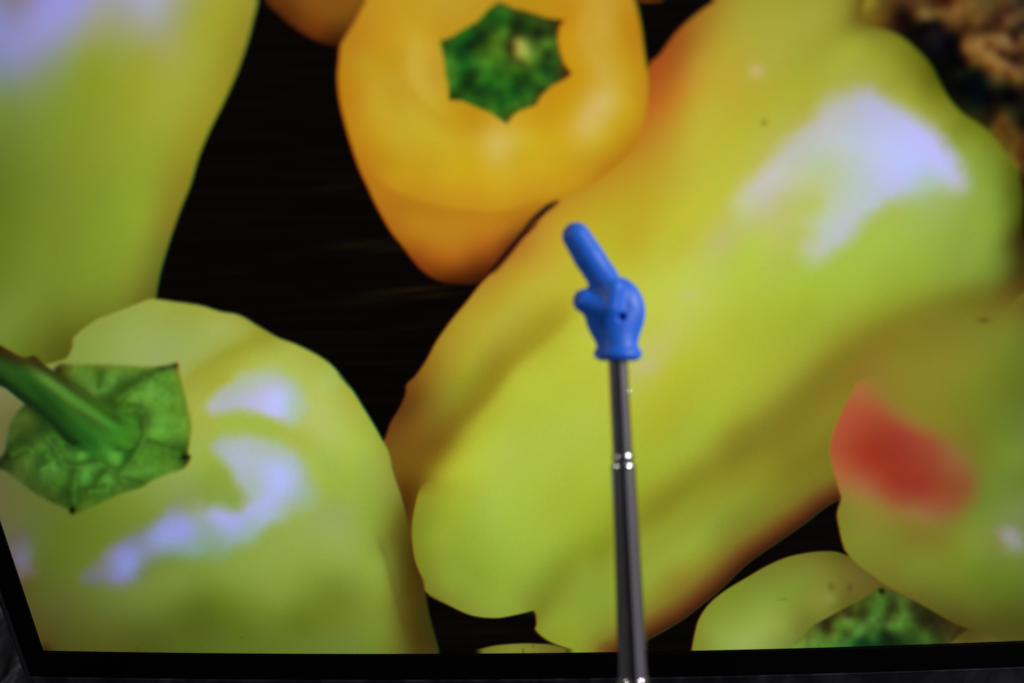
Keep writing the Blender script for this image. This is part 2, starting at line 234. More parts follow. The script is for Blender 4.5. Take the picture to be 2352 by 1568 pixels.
S_L = '''L100 250 42 88 28;50 300 40 85 28;30 180 38 65 20;150 350 38 85 25;250 480 35 82 25;350 520 32 75 22;400 600 30 72 22;500 600 32 80 25;600 750 32 88 25;700 830 32 95 28;800 900 38 105 32;650 850 28 85 25;350 320 82 130 46
;300 280 65 105 35;500 430 84 137 48;600 520 80 137 45;700 570 76 140 45;800 640 74 142 42;900 730 62 130 35;250 250 60 95 32;420 450 45 95 28;600 640 48 105 28;740 670 55 88 28;700 680 52 110 30;850 800 55 125 35;950 780 55 130 32
;1050 850 65 145 38;1100 800 68 145 42;1000 880 60 140 38;1120 720 65 135 40;1000 700 45 105 25;400 270 42 50 15;500 350 50 60 18;600 420 53 70 20;700 480 54 80 22;800 540 54 88 22;850 580 52 98 25;950 650 45 93 22;900 600 50 95 24
;1000 650 55 110 28;1100 670 62 120 32;0 370 20 40 15;100 430 22 45 15;200 520 24 46 15;300 590 24 50 16;400 680 27 60 18;500 780 27 62 18;580 850 20 52 16;610 890 16 42 13;680 920 30 80 22;0 90 45 32 10;100 160 55 42 12;200 190 75 70 20
;280 190 58 36 15;330 220 48 33 12;150 200 50 60 18;600 280 90 125 38;750 260 95 130 40;700 330 85 130 42;650 380 72 105 32;790 440 95 150 58;780 350 85 130 42;850 330 70 108 30;950 330 86 140 48;900 400 88 140 50;950 270 100 135 42
;1100 260 100 138 42;1250 250 95 130 38;1050 310 80 125 38;1200 320 58 92 25;1250 340 48 76 20;1350 260 60 86 25;1450 230 58 62 20;1480 240 85 72 22;1100 380 58 88 25;1050 430 53 83 20;950 490 46 77 18;1250 400 100 164 66;1150 440 85 140 40
;1100 500 94 153 50;1180 520 94 155 50;1050 580 72 120 30;1150 590 66 102 28;1200 650 56 90 25;1190 750 50 85 24;1350 310 88 142 42;1400 380 88 145 42;1450 300 92 140 40;1350 450 92 150 48;1300 550 92 150 50;1400 500 98 158 58;1450 450 92 145 45
;1250 600 85 140 42;1500 550 95 145 42;1450 580 85 138 35;1350 650 98 155 50;1500 680 95 152 45;1300 720 95 155 52;1450 750 95 158 52;1250 800 88 148 45;1400 820 92 152 48;1550 800 98 148 42;1550 650 100 142 42;1600 700 115 150 45;1200 850 68 118 32
;1350 880 78 132 35;1450 930 60 110 28;1520 970 48 88 20;1550 1000 40 60 15;1150 900 54 102 28;1090 980 36 80 22;1060 1030 46 92 25;1150 980 72 132 35;1300 980 75 135 35;1250 1080 78 135 40;1400 1050 78 130 38;1480 1080 82 130 38;1100 1100 84 142 48
;1050 1150 87 147 50;1200 1170 75 125 38;1350 1120 80 130 38;980 1090 50 90 25;1000 1000 80 158 48;920 990 82 162 55;960 1040 87 163 55;870 1000 60 130 38;800 1020 52 115 32;700 970 77 153 48;640 1010 74 142 45;560 980 73 132 42;500 900 68 125 40
;530 850 55 105 32;450 820 58 105 32;400 920 72 128 42;330 920 77 128 40;300 850 58 95 28;200 900 30 56 15;130 930 33 58 16;250 750 58 85 25;150 750 70 95 30;220 650 75 105 30;300 700 58 82 25;350 780 42 70 20;440 900 40 70 22;100 850 60 85 28
;50 1000 32 45 15;250 1020 77 118 38;150 1060 62 95 32;350 1010 43 80 25;420 1060 74 133 46;300 1100 58 92 30;480 1130 77 133 42;400 1200 65 112 36;500 1040 50 88 28;600 1070 46 83 25;620 1150 46 88 25;560 1100 62 112 32;740 1110 80 148 53
;820 1070 76 142 48;700 1200 76 142 48;800 1160 56 103 32;780 1040 46 88 25;900 1180 73 132 45;850 1220 70 125 40;930 1130 71 127 38;880 1100 50 93 25;1000 1200 68 115 32;1100 1200 53 93 25;1180 1230 50 86 22;800 1250 50 86 25;700 1260 58 102 28
;600 1260 40 73 20;520 1220 58 105 30;450 1270 58 95 28;350 1280 62 90 28;250 1200 60 88 28;600 1360 38 70 18;520 1360 55 80 22;700 1350 62 102 25;850 1330 65 108 30;950 1300 68 110 30;1050 1280 75 115 32;1150 1280 88 125 36;720 1440 80 110 30;150 1150 68 92 32'''
S_M = '''M1200 350 68 110 30;1250 300 73 114 35;1150 480 71 110 38;1250 480 62 95 30;1200 230 70 100 30;1350 250 60 80 25;1400 400 46 56 18;1350 350 50 60 18;1500 320 68 92 32;1530 420 70 100 35;1480 500 83 127 42;1400 560 90 138 51;1350 600 82 132 48
;1300 520 50 70 22;1250 600 62 98 32;1600 380 52 60 20;1650 480 45 58 18;1700 350 50 52 16;1800 400 42 42 14;1750 550 36 40 14;1850 500 36 32 12;1950 480 45 38 14;2050 560 52 45 14;1950 600 45 45 15;1650 620 55 80 26;1550 600 65 98 32
;1500 680 52 80 26;1750 720 58 88 28;1900 700 50 62 20;2050 680 58 52 18;1650 760 45 70 24;1300 680 27 48 18;1400 740 24 46 18;1250 760 20 50 20;1050 750 23 58 22;950 760 35 78 28;1150 710 55 98 38;1100 620 68 105 40;1000 600 76 114 42
;950 700 72 121 48;850 600 86 127 42;820 520 85 115 38;950 530 68 95 30;1020 450 46 58 18;1050 350 58 72 22;950 380 70 80 25;870 430 53 48 16;850 470 60 58 18;720 490 66 70 22;620 580 46 42 14;640 640 56 58 18;700 600 80 105 32;780 660 72 98 30
;850 680 60 86 25;700 720 92 127 42;550 720 82 110 35;450 650 88 105 35;380 700 85 98 32;500 780 92 128 45;350 780 98 125 45;700 790 78 120 42;850 780 65 110 40;400 760 88 115 40'''

POLY = {
 'A': 'P-80 -80;605 -80|a1735 0;1700 150;1660 300;1590 500;1500 700;1410 880;1340 1050;1280 1250;1220 1400;1160 1567|d1130 150;1085 300;1060 420;1040 520;900 900;300 1100;-200 1100',
 'B': 'P-60 1600;-60 900;60 850;130 830|d450 890;490 810;500 750;640 640;740 600;870 550;1000 500;1080 500;1180 515;1350 540;1480 580;1610 605;1740 680;1870 755;1990 800;2130 870;2240 950;2352 1090|e90 1000;180 1100;250 1210;330 1340;390 1450|h430 20;455 140;490 240;510 300;545 430;580 590;610 720;650 850;680 970;690 1030;710 1130;740 1240;775 1365;800 1480|P1020 1600',
 'D': 'P600 -60|a1790 0;1870 90;1960 170;2050 230;2150 280;2280 310;2600 300|P1000 -60',
 'C': 'P860 -60;842 0|b250 60;200 150;150 230;105 310;95 400;85 520;100 680;140 850;185 1000;230 1130;290 1260;350 1390;440 1550|e520 140;620 270;700 340;800 385;900 395;1000 395;1060 370;1150 280;1240 170;1330 80;1420 0|b1430 1440;1550 1350;1700 1290;1850 1200;2000 1080;2100 960;2150 800;2170 650;2170 500;2150 350;2130 200;2100 50;2085 0|P1450 -60',
 'E': 'P1720 -80;1644 0|c200 60;100 140;0 240|b2250 370;2170 460;2100 800;1900 1100;1560 1200;1380 1420|e1330 60;1240 185;1150 290;1060 380;950 520;850 640;750 780;680 910;610 1010;550 1070;540 1140;500 1230;440 1330;400 1440|P860 1040;890 1180;930 1270;975 1350|h740 1000;980 1100;1130 1120;1250 1110;1395 1078;1420 1160;1415 1210;1480 1270;1560 1310;1700 1360;1720 1400;1940 1400|P1440 1494;1488 1468;1516 1453;1550 1433|i100 1110;300 950;500 760;700 620;900 480;1000 400;1120 335|P1990 1150;2100 1250;2360 1200;2360 640;2349 536;2349 461;2344 420;2331 379;2310 349;2283 314;2252 287;2211 260;2180 226;2160 191;2139 150;2108 116;2071 85;2033 68;1992 55;1980 20;1990 -80',
 'E2': 'h900 200;760 200;690 215;640 258;600 400;585 530;590 640;605 740;640 830;672 880;670 935;690 960;740 980;770 990;850 1050;980 1110;1130 1130;1250 1115;1400 1075;1470 1000;1500 800;1500 200;1300 -40',
 'F': 'P2060 850|f1260 1040;1210 1100;1130 1250;1070 1400;1050 1500|i1050 20;1080 150;1115 290;1122 330;1095 430;1110 530;1130 620;1160 690;1250 780;1400 890;1500 950;1700 1060;1900 1170;2150 1250;2250 1300|P2400 1500;2420 700;2250 760',
 'G': 'P1580 1560|i120 1340;140 1230;170 1130;240 1030;350 940;500 850;620 780;760 720;900 690;1000 680;1100 685;1250 730;2000 900|P2300 1400;2300 1560',
 'H': 'h950 1400;965 1365;1050 1335;1150 1312;1300 1300;1420 1300;1540 1310;1650 1350;1700 1420',
 'K': 'K820 30;900 45;1000 100;1200 150;1420 220;1620 250;1560 330;1545 480;1570 620;1610 750;1710 890;1640 950;1470 1040;1350 1150;1280 1270;1080 1340;1000 1400;930 1500;860 1450;750 1370;560 1290;400 1220;235 1205;230 1050;190 880;170 700;130 500;280 440;420 350;580 260;700 130',
 'L': 'L480 235;640 225;850 225;1040 230;1250 245;1400 235;1480 215;1500 300;1530 420;1570 560;1600 720;1590 850;1570 960;1590 1000;1540 1090;1400 1140;1280 1190;1180 1250;1000 1310;850 1380;720 1440;620 1470;560 1430;420 1370;280 1290;140 1180;40 1110;-40 1080;-30 1030;40 960;60 860;90 720;150 620;260 520;400 420',
 'S': 'L-60 30;0 62;100 120;200 165;290 155;360 220;480 300;640 390;760 470;900 570;1050 680;1170 760;1150 860;1080 930;900 960;700 950;600 920;480 810;330 650;180 530;60 430;-60 340',
 'M': 'M180 830;350 690;480 570;620 500;850 370;1000 300;1130 220;1240 150;1350 170;1500 220;1850 360;2150 500;2300 600;2180 700;2060 800;1900 960;200 960',
 'red': 'f1240 1030;1130 1090;1040 1230;990 1380;960 1500|i970 60;1010 170;1150 270;1340 340;1490 430;1650 480;1800 480;1930 420;2015 310;2030 190;1965 60|f1815 1440;1600 1320;1450 1220;1350 1110',
}
# highlights: polygon, softness, colour samples
HI = [
 ('c1250 610;1360 630;1480 720;1620 780;1750 880;1850 1000;1930 1120;1965 1220;1920 1280;1750 1310;1600 1340;1450 1370;1350 1430;1250 1520;1170 1620;1100 1670;1000 1740;900 1770;840 1700;900 1600;860 1480;930 1420;980 1350;930 1290;850 1310;740 1320;690 1370;650 1450;560 1460;460 1470;430 1400;380 1370;500 1220;620 1120;720 1000;850 870;960 760;1050 650', 32,
  'c1300 660 178 172 205;1150 680 180 175 172;1000 850 186 180 180;1100 950 186 188 190;800 1000 186 180 172;650 1160 194 186 184;550 1270 192 186 168;620 1340 190 180 160;480 1400 190 190 140;950 1050 182 186 165;1250 900 182 184 205;1500 850 182 180 222;1400 1000 184 188 226;1550 1100 182 186 240;1700 1050 185 182 240;1500 1220 184 182 226;1800 1150 180 182 220;1900 1200 184 176 204;1750 1230 170 184 170;1650 1290 172 184 172;1300 1200 182 186 195;1150 1350 182 188 175;1250 1430 180 186 188;1000 1500 182 190 170;1200 1540 182 182 195;1050 1640 182 185 180;920 1680 184 186 150;1050 1120 180 188 152;900 1350 184 190 118;990 1270 184 188 132;800 1300 188 188 135'),
 ('d1385 1205;1450 1140;1540 1060;1700 975;1830 955;1960 1005;2040 1100;2075 1200;2030 1300;1960 1350;1890 1310;1750 1268;1600 1252;1440 1260', 20,
  'd1450 1200 172 172 172;1550 1130 170 172 165;1650 1040 172 178 145;1830 1000 172 178 150;1950 1060 172 178 155;1650 1180 176 174 200;1760 1150 180 178 216;1830 1180 186 184 236;1880 1140 184 184 234;1880 1270 185 180 232;1780 1240 182 180 226;1960 1200 172 184 175;2020 1250 170 182 145;1960 1320 170 180 150'),
 ('d1430 1470;1500 1430;1650 1415;1800 1440;1950 1500|g2010 60;2080 150;2130 280;2110 390;1960 450;1830 510;1700 610;1500 710;1350 745;1200 740;1060 760;980 830;860 905;800 920;640 890;555 860;620 790;720 660;820 580;960 530;1080 440;1180 370;1300 350;1450 390;1580 410;1640 350;1620 260;1560 170;1480 80;1435 10', 24,
  'd1500 1500 165 172 168;1700 1480 170 175 170;1850 1530 168 178 165|g1600 80 170 174 195;1750 150 170 176 200;1850 100 174 178 220;1850 250 172 176 226;1920 220 172 178 228;1800 340 168 172 220;1750 420 166 170 212;2000 300 158 170 165;2060 200 158 172 140;1950 400 155 170 130;1650 150 165 172 180;1700 280 160 172 165;1500 450 164 164 226;1600 470 160 162 218;1450 430 162 164 222;1680 500 152 168 175;1550 560 150 160 185;1400 500 142 156 160;1300 420 140 150 125;1250 370 130 142 100;1220 560 145 145 210;1150 600 142 150 200;1250 480 145 148 195;1050 620 136 140 190;1300 640 132 152 150;1450 650 130 150 118;1150 690 122 138 125;950 560 118 124 130;880 600 115 120 130;860 700 132 130 195;850 800 128 135 192;810 880 125 118 170;900 740 128 136 180;720 800 118 118 130;620 850 108 105 118;1000 740 115 126 110;960 830 112 116 100;1050 800 110 122 70'),
 ('g100 560;200 540;235 640;225 740;250 830;200 850;120 850;60 720;60 640', 22, 'g150 620 100 95 95;150 720 108 102 120;180 800 105 95 90;100 620 95 90 80;90 720 105 95 110;215 640 95 100 60'),
 ('i2150 540;2250 530;2300 570;2352 600;2352 700;2240 720;2200 650', 20, 'i2200 560 140 130 110;2260 580 150 145 145;2300 650 132 135 110;2250 700 122 130 75'),
]
# small marks: x y rx ry colour alpha (tile coded)
SPOT = '''L605 1440 26 34 18 12 4 .95;1545 1000 36 28 20 18 6 .95;1470 235 20 16 40 30 10 .6
|M1255 180 40 38 28 20 8 .95;615 585 34 40 46 40 12 .6;660 130 40 50 80 75 20 .45;880 140 36 60 70 62 18 .4
|c720 1480 260 110 187 190 110 .45;1700 1360 200 90 160 180 112 .35|c607 827 22 20 135 125 25 .9;550 480 55 50 198 178 125 .75
|f2085 640 40 20 88 80 18 .8;100 465 55 50 190 195 120 .6;330 120 80 70 190 185 115 .5;900 120 60 45 196 192 165 .6
|e2150 950 90 45 192 186 130 .5
|h20 1358 8 7 40 50 15 .8;1332 1338 6 6 60 50 10 .8;1400 1317 6 6 60 50 10 .8;1890 1304 6 6 80 60 10 .8|g1625 1260 8 7 60 75 15 .7;925 1334 8 6 55 60 15 .7
|i735 1000 30 12 100 110 35 .5;1055 1000 40 30 140 150 62 .5
|g300 1345 52 46 50 36 10 .85'''


def paint_picture(W=1176, H=784):
    step = 2352.0 / W
    gx = (np.arange(W) + .5) * step
    gy = (np.arange(H) + .5) * step
    X, Y = np.meshgrid(gx, gy)

    def curve(p, sub=5):
        n = len(p)
        t = (np.arange(sub) / sub)[None, :, None]
        p0, p1, p2, p3 = (np.roll(p, k, 0)[:, None, :] for k in (1, 0, -1, -2))
        c = .5 * (2 * p1 + (p2 - p0) * t + (2 * p0 - 5 * p1 + 4 * p2 - p3) * t ** 2 + (3 * p1 - p0 - 3 * p2 + p3) * t ** 3)
        return c.reshape(-1, 2)

    def sdist(p, pad):
        x0, x1 = np.searchsorted(gx, [p[:, 0].min() - pad, p[:, 0].max() + pad])
        y0, y1 = np.searchsorted(gy, [p[:, 1].min() - pad, p[:, 1].max() + pad])
        if x1 <= x0 or y1 <= y0:
            return None
        sl = (slice(y0, y1), slice(x0, x1))
        x, y = X[sl].astype(np.float32), Y[sl].astype(np.float32)
        d2 = np.full(x.shape, 1e9, np.float32)
        ins = np.zeros(x.shape, bool)
        q = np.roll(p, -1, 0)
        for (ax, ay), (bx, by) in zip(p, q):
            ex, ey = bx - ax, by - ay
            L = ex * ex + ey * ey
            if L < 1e-6:
                continue
            # only pixels near the segment need its distance
            u0, u1 = np.searchsorted(gx[x0:x1], [min(ax, bx) - pad, max(ax, bx) + pad])
            v0, v1 = np.searchsorted(gy[y0:y1], [min(ay, by) - pad, max(ay, by) + pad])
            if u1 > u0 and v1 > v0:
                xs, ys = x[v0:v1, u0:u1], y[v0:v1, u0:u1]
                t = np.clip(((xs - ax) * ex + (ys - ay) * ey) / L, 0, 1)
                dd = (xs - ax - t * ex) ** 2 + (ys - ay - t * ey) ** 2
                np.minimum(d2[v0:v1, u0:u1], dd, out=d2[v0:v1, u0:u1])
            if by != ay:
                r0, r1 = np.searchsorted(gy[y0:y1], [min(ay, by), max(ay, by)])
                if r1 > r0:
                    xc = ax + (y[r0:r1, :1] - ay) * ex / ey
                    ins[r0:r1] ^= x[r0:r1] < xc
        d = np.sqrt(d2)
        return sl, np.where(ins, d, -d)

    def mask(p, soft, rag=0.0):
        r = sdist(p, 3 * soft + 4 + rag)
        if r is None:
            return None
        sl, d = r
        if rag:
            d = d + (ragged[sl] - .5) * 2 * rag
        u = np.clip(d / (2 * soft) + .5, 0, 1)
        return sl, (u * u * (3 - 2 * u))[..., None]

    def field(s, lam=.004, soft_c=.07, along=None):
        # multiquadric surface through the colour samples, evaluated on a coarse grid
        T = np.eye(2)
        if along:                                      # samples reach further along the fruit than across it
            ca, sa = math.cos(math.radians(along[0])), math.sin(math.radians(along[0]))
            T = np.array([[ca * along[1], -sa], [sa * along[1], ca]])
        pts = s[:, :2] / 400.0 @ T
        n = len(pts)
        c2 = soft_c ** 2

        def ker(a, b):
            d2 = ((a[:, None, 0] - b[None, :, 0]) ** 2 + (a[:, None, 1] - b[None, :, 1]) ** 2)
            return -np.sqrt(d2 + c2)
        A = np.zeros((n + 1, n + 1))
        A[:n, :n] = ker(pts, pts) + lam * np.eye(n)
        A[:n, n] = A[n, :n] = 1
        rhs = np.zeros((n + 1, 3))
        rhs[:n] = s[:, 2:]
        w = np.linalg.solve(A, rhs)
        lo, hi = s[:, 2:].min(0) * .9, s[:, 2:].max(0) * 1.02

        def ev(sl):
            ys, xs = sl
            k = 3 if soft_c < .03 else 6
            cx = np.arange(xs.start, xs.stop + k, k)
            cy = np.arange(ys.start, ys.stop + k, k)
            px, py = np.meshgrid((cx + .5) * step / 400, (cy + .5) * step / 400)
            q = np.stack([px.ravel(), py.ravel()], 1) @ T
            v = ker(q, pts) @ w[:n] + w[n]
            v = np.clip(v, lo, hi).reshape(len(cy), len(cx), 3)
            fx = (np.arange(xs.start, xs.stop) - xs.start) / k
            fy = (np.arange(ys.start, ys.stop) - ys.start) / k
            ix, iy = fx.astype(int), fy.astype(int)
            tx, ty = (fx - ix)[None, :, None], (fy - iy)[:, None, None]
            ix1, iy1 = np.minimum(ix + 1, len(cx) - 1), np.minimum(iy + 1, len(cy) - 1)
            a = v[iy][:, ix] * (1 - tx) + v[iy][:, ix1] * tx
            b = v[iy1][:, ix] * (1 - tx) + v[iy1][:, ix1] * tx
            return a * (1 - ty) + b * ty
        return ev

    img = np.zeros((H, W, 3))
    rng = np.random.default_rng(4)

    def noise(nx, ny):
        g = rng.random((ny + 2, nx + 2))
        fx, fy = np.linspace(0, nx, W), np.linspace(0, ny, H)
        ix, iy = fx.astype(int), fy.astype(int)
        tx, ty = fx - ix, fy - iy
        tx, ty = (tx * tx * (3 - 2 * tx))[None], (ty * ty * (3 - 2 * ty))[:, None]
        return ((g[iy][:, ix] * (1 - tx) + g[iy][:, ix + 1] * tx) * (1 - ty)
                + (g[iy + 1][:, ix] * (1 - tx) + g[iy + 1][:, ix + 1] * tx) * ty)

    ragged = noise(60, 40) * .6 + noise(140, 90) * .4
    fine = noise(190, 130) * .55 + noise(95, 64) * .45
    grain = noise(9, 160) * .6 + noise(22, 300) * .4
    img[:] = np.array([5, 3, 2]) + (np.clip(grain - .42, 0, 1) * 8)[..., None] * np.array([1, .6, .35])

    def over(sl_a, col, al=1.0):
        sl, a = sl_a
        img[sl] = img[sl] * (1 - a * al) + col * a * al

    def spot(x, y, rx, ry, col, al, rot=0.0):
        c, s = math.cos(rot), math.sin(rot)
        u = ((X - x) * c + (Y - y) * s) / rx
        v = (-(X - x) * s + (Y - y) * c) / ry
        a = np.exp(-1.1 * (u * u + v * v))[..., None] * al
        img[:] = img * (1 - a) + np.array(col) * a

    for x, y, rx, ry, k in ((830, 562, 80, 8, 1), (900, 572, 60, 7, .8), (960, 664, 75, 7, 1.3), (1000, 678, 60, 6, 1.1), (880, 672, 70, 7, .6),
                            (780, 430, 50, 7, .6), (960, 748, 70, 7, .4), (850, 690, 90, 9, .5), (1120, 1450, 60, 6, .3)):
        spot(x, y, rx, ry, (40, 26, 10), .5 * k, -.09)

    def layer(name, samples, soft, straight=False, lam=.004, soft_c=.07, along=None, tint=(1, 1, 1)):
        p = parse(POLY[name], 2)
        m = mask(p if straight else curve(p), soft)
        if isinstance(samples, str):
            samples = parse(samples, 5)
        over(m, field(samples, lam, soft_c, along)(m[0]) * np.array(tint))
        return m

    def near(p, pad=130):
        """signed distance to an open line (right of its run positive) and how far along it"""
        p = np.array(p, float)
        x0, x1 = np.searchsorted(gx, [p[:, 0].min() - pad, p[:, 0].max() + pad])
        y0, y1 = np.searchsorted(gy, [p[:, 1].min() - pad, p[:, 1].max() + pad])
        sl = (slice(y0, y1), slice(x0, x1))
        x, y = X[sl], Y[sl]
        best = np.full(x.shape, 1e6)
        side, run = np.ones(x.shape), np.zeros(x.shape)
        n = len(p) - 1
        for k in range(n):
            (ax, ay), (bx, by) = p[k], p[k + 1]
            ex, ey = bx - ax, by - ay
            u0, u1 = np.searchsorted(gx[x0:x1], [min(ax, bx) - pad, max(ax, bx) + pad])
            v0, v1 = np.searchsorted(gy[y0:y1], [min(ay, by) - pad, max(ay, by) + pad])
            w = (slice(v0, v1), slice(u0, u1))
            xs, ys = x[w] - ax, y[w] - ay
            t = np.clip((xs * ex + ys * ey) / (ex * ex + ey * ey), 0, 1)
            d = np.hypot(xs - t * ex, ys - t * ey)
            u = d < best[w]
            best[w] = np.where(u, d, best[w])
            side[w] = np.where(u, np.sign(ex * ys - ey * xs), side[w])
            run[w] = np.where(u, (k + t) / n, run[w])
        return sl, best * side, run

    def smooth(p, sub=4):
        p = np.array(p, float)
        q = np.vstack([2 * p[0] - p[1], p, 2 * p[-1] - p[-2]])
        out = []
        for k in range(1, len(q) - 2):
            for t in np.arange(sub) / sub:
                out.append(.5 * (2 * q[k] + (q[k + 1] - q[k - 1]) * t + (2 * q[k - 1] - 5 * q[k] + 4 * q[k + 1] - q[k + 2]) * t ** 2
                                 + (3 * q[k] - q[k - 1] - 3 * q[k + 1] + q[k + 2]) * t ** 3))
        return np.array(out + [p[-1]])

    def crease(p, c0, c1, left, right, al, clip=None, taper=.15):
        sl, d, run = near(smooth(p), 3 * max(left, right))
        sig = np.where(d > 0, right, left)
        a = np.exp(-(d / sig) ** 2) * al * np.clip(np.minimum(run, 1 - run) / taper + .02, 0, 1)
        if clip is not None:
            a = a * whole(clip)[sl]
        c = np.array(c0) * (1 - run[..., None]) + np.array(c1) * run[..., None]
        img[sl] = img[sl] * (1 - a[..., None]) + c * a[..., None]

    def mottle(m, amp):
        n = (fine[m[0]][..., None] - .5) * 2 * amp * m[1]
        img[m[0]] *= 1 + n

    def whole(m):
        f = np.zeros(X.shape)
        f[m[0]] = m[1][..., 0]
        return f

    def rim(p, prof, clip):
        """the fruit's turn away along an edge: colour and strength by distance from it"""
        sl, d, _ = near(smooth(p))
        d = np.abs(d)
        v = np.array(prof, float)
        c = np.stack([np.interp(d, v[:, 0], v[:, k]) for k in (1, 2, 3)], -1)
        a = (np.interp(d, v[:, 0], v[:, 4]) * whole(clip)[sl])[..., None]
        img[sl] = img[sl] * (1 - a) + c * a

    # rope and cloth in the corner
    m = mask(np.array([[1860, -50], [2420, -50], [2420, 640], [2330, 640], [2200, 330], [1900, 100]], float), 12)
    over(m, field(parse(S_R, 5), .0004, .025)(m[0]) * 1.1)
    mottle(m, .16)
    layer('D', np.array([[700, 20, 120, 70, 15], [640, 10, 92, 48, 11], [735, 80, 100, 48, 10], [780, 30, 128, 78, 18], [690, 60, 95, 46, 10], [760, 96, 62, 28, 6], [660, 40, 84, 40, 9]]), 5)
    layer('A', S_A, 4, lam=.012, along=(-75, .6))
    SE = parse(S_E, 5)
    low_edge = [(1410, 1512), (1488, 1468), (1550, 1433), (1582, 1412), (1650, 1357), (1719, 1292), (1787, 1244), (1856, 1196), (1890, 1169), (1935, 1143)]
    le = smooth(low_edge)
    SE = SE[np.hypot(SE[:, None, 0] - le[None, :, 0], SE[:, None, 1] - le[None, :, 1]).min(1) > 62]
    mE = layer('E', SE, 4, lam=.008, along=(-52, .62))
    rim(low_edge, [(0, 52, 24, 10, 1), (11, 76, 38, 15, .97), (22, 96, 53, 20, .92), (38, 112, 78, 28, .8), (55, 124, 108, 35, .55), (85, 134, 138, 42, .25), (120, 136, 145, 45, 0)], mE)
    crease([(1330, 700), (1306, 722), (1267, 756), (1224, 791), (1172, 832), (1147, 863), (1116, 907), (1075, 948), (1034, 986), (1003, 1030), (975, 1085)],
           (166, 152, 34), (112, 84, 20), 20, 42, .5, mE)
    crease([(1380, 690), (1290, 790), (1210, 860), (1150, 930), (1090, 1000), (1045, 1060)], (186, 188, 56), (174, 182, 52), 30, 22, .45, mE)
    crease([(1240, 1385), (1300, 1318), (1380, 1256), (1500, 1178), (1600, 1098), (1700, 1022), (1800, 950), (1880, 880), (1960, 822), (2060, 762), (2200, 695), (2345, 655)],
           (124, 132, 38), (116, 106, 30), 32, 28, .36, mE)
    crease([(1330, 1370), (1430, 1300), (1520, 1240), (1620, 1160), (1720, 1090), (1830, 1010)], (142, 158, 50), (140, 132, 36), 30, 30, .45, mE)
    mC = layer('C', S_C, 4, lam=.006, tint=(1.0, 1.03, 1.06))
    crease(parse('b225 1080;330 1200;450 1290;620 1360;820 1405;1030 1435;1220 1430;1380 1385;1480 1335', 2), (176, 108, 20), (180, 116, 21), 7, 34, .5, mC, .1)
    crease(parse('b330 1090;480 1215;700 1300;900 1345;1150 1350;1350 1310;1600 1210;1850 1060', 2), (194, 144, 26), (198, 152, 30), 26, 22, .45, mC)
    crease(parse('b560 260;520 420;560 580;680 720;850 850;1050 900', 2), (190, 142, 24), (193, 148, 26), 10, 20, .35, mC)
    crease(parse('b640 250;610 420;640 560;730 690', 2), (203, 168, 58), (203, 170, 52), 18, 18, .6, mC)
    crease(parse('b1760 30;1740 200;1780 330;1860 480;1900 620', 2), (205, 158, 56), (208, 170, 75), 14, 16, .5, mC)
    crease(parse('b330 500;360 700;450 900;640 1020;850 1080', 2), (198, 158, 40), (200, 166, 38), 22, 22, .5, mC)
    over(mask(curve(np.array([[1450, -10], [1520, -10], [1524, 2], [1470, 4]], float)), 3), np.array([110, 55, 12]))
    # dark gap where the orange pepper stops short of the yellow one
    m = mask(curve(parse('e1060 372;1150 286;1240 176;1330 86;1420 6|b1440 1440;1500 1385;1560 1352;1570 1358;1480 1430;1400 1530|e1330 70;1240 150;1150 258', 2)), 4)
    over(m, np.array([48, 10, 8]), .85)
    crease(parse('e1100 330;1150 284;1240 180;1305 92|b1345 1555;1390 1494;1440 1443;1500 1394;1575 1350', 2), (42, 12, 10), (26, 8, 16), 7, 7, .9, None, .12)
    layer('H', np.array([[1090, 1494, 105, 110, 35], [1190, 1485, 125, 130, 45], [1290, 1488, 105, 95, 30], [1190, 1500, 130, 135, 50]]), 3)
    SB = parse(S_B, 5)
    SB[:, 2:] += np.where(SB[:, 1:2] < 1150, 1, 0) * np.array([3, 3, 8])
    mB = layer('B', SB, 4, lam=.006)
    crease(parse('d1830 745;1680 780;1540 850;1400 930;1290 1010;1235 1090;1240 1180', 2), (150, 148, 40), (150, 158, 48), 26, 15, .6, mB)
    crease(parse('d1700 670;1550 730;1400 800;1250 880', 2), (164, 173, 76), (155, 170, 84), 20, 20, .5, mB)
    crease(parse('d1380 1300;1560 1285;1740 1310;1900 1370;2040 1440;2200 1530', 2), (158, 178, 62), (166, 182, 70), 16, 18, .6, mB)
    crease(parse('h330 560;400 700;440 850;490 1030;540 1200;590 1380', 2), (86, 76, 20), (78, 64, 16), 12, 6, .25, mB)
    m = mask(curve(parse(POLY['E2'], 2)), 3)
    t = np.clip((Y[m[0]] - 1095) / 45, 0, 1)[..., None]
    over((m[0], m[1] * t), field(parse(S_E2, 5))(m[0]))
    # soft inner border of that lobe: blend the body of the pepper back in
    p = parse('P1040 1000;1090 1080;1130 1250;1180 1330|h1400 1030;1600 900|P1400 1300;1400 980', 2)
    mi, mo = mask(curve(p), 40), None
    over(mi, field(SE, .008, .07, (-52, .62))(mi[0]))
    mL = layer('L', S_L, 7, lam=.0006, soft_c=.03, tint=(.97, .94, .92))
    veins = '1475 232;1330 268;1235 318;1110 385;1000 462;925 515|1265 345;1215 318;1170 300|880 262;842 340;832 440|1150 590;1195 680;1188 800;1150 885;1092 980;1060 1030;985 1092;900 1062;790 1022;650 1062;545 1050;480 1000;400 1012|985 1092;1000 1160;1100 1195;1195 1240|880 1095;825 1160;790 1250|620 1080;602 1200;600 1390|1200 850;1350 900;1470 950;1540 1000|350 790;440 900;500 990|60 965;180 895;265 930|1190 600;1120 570;1050 575|700 1262;800 1250;900 1235|300 1090;420 1010;350 940'
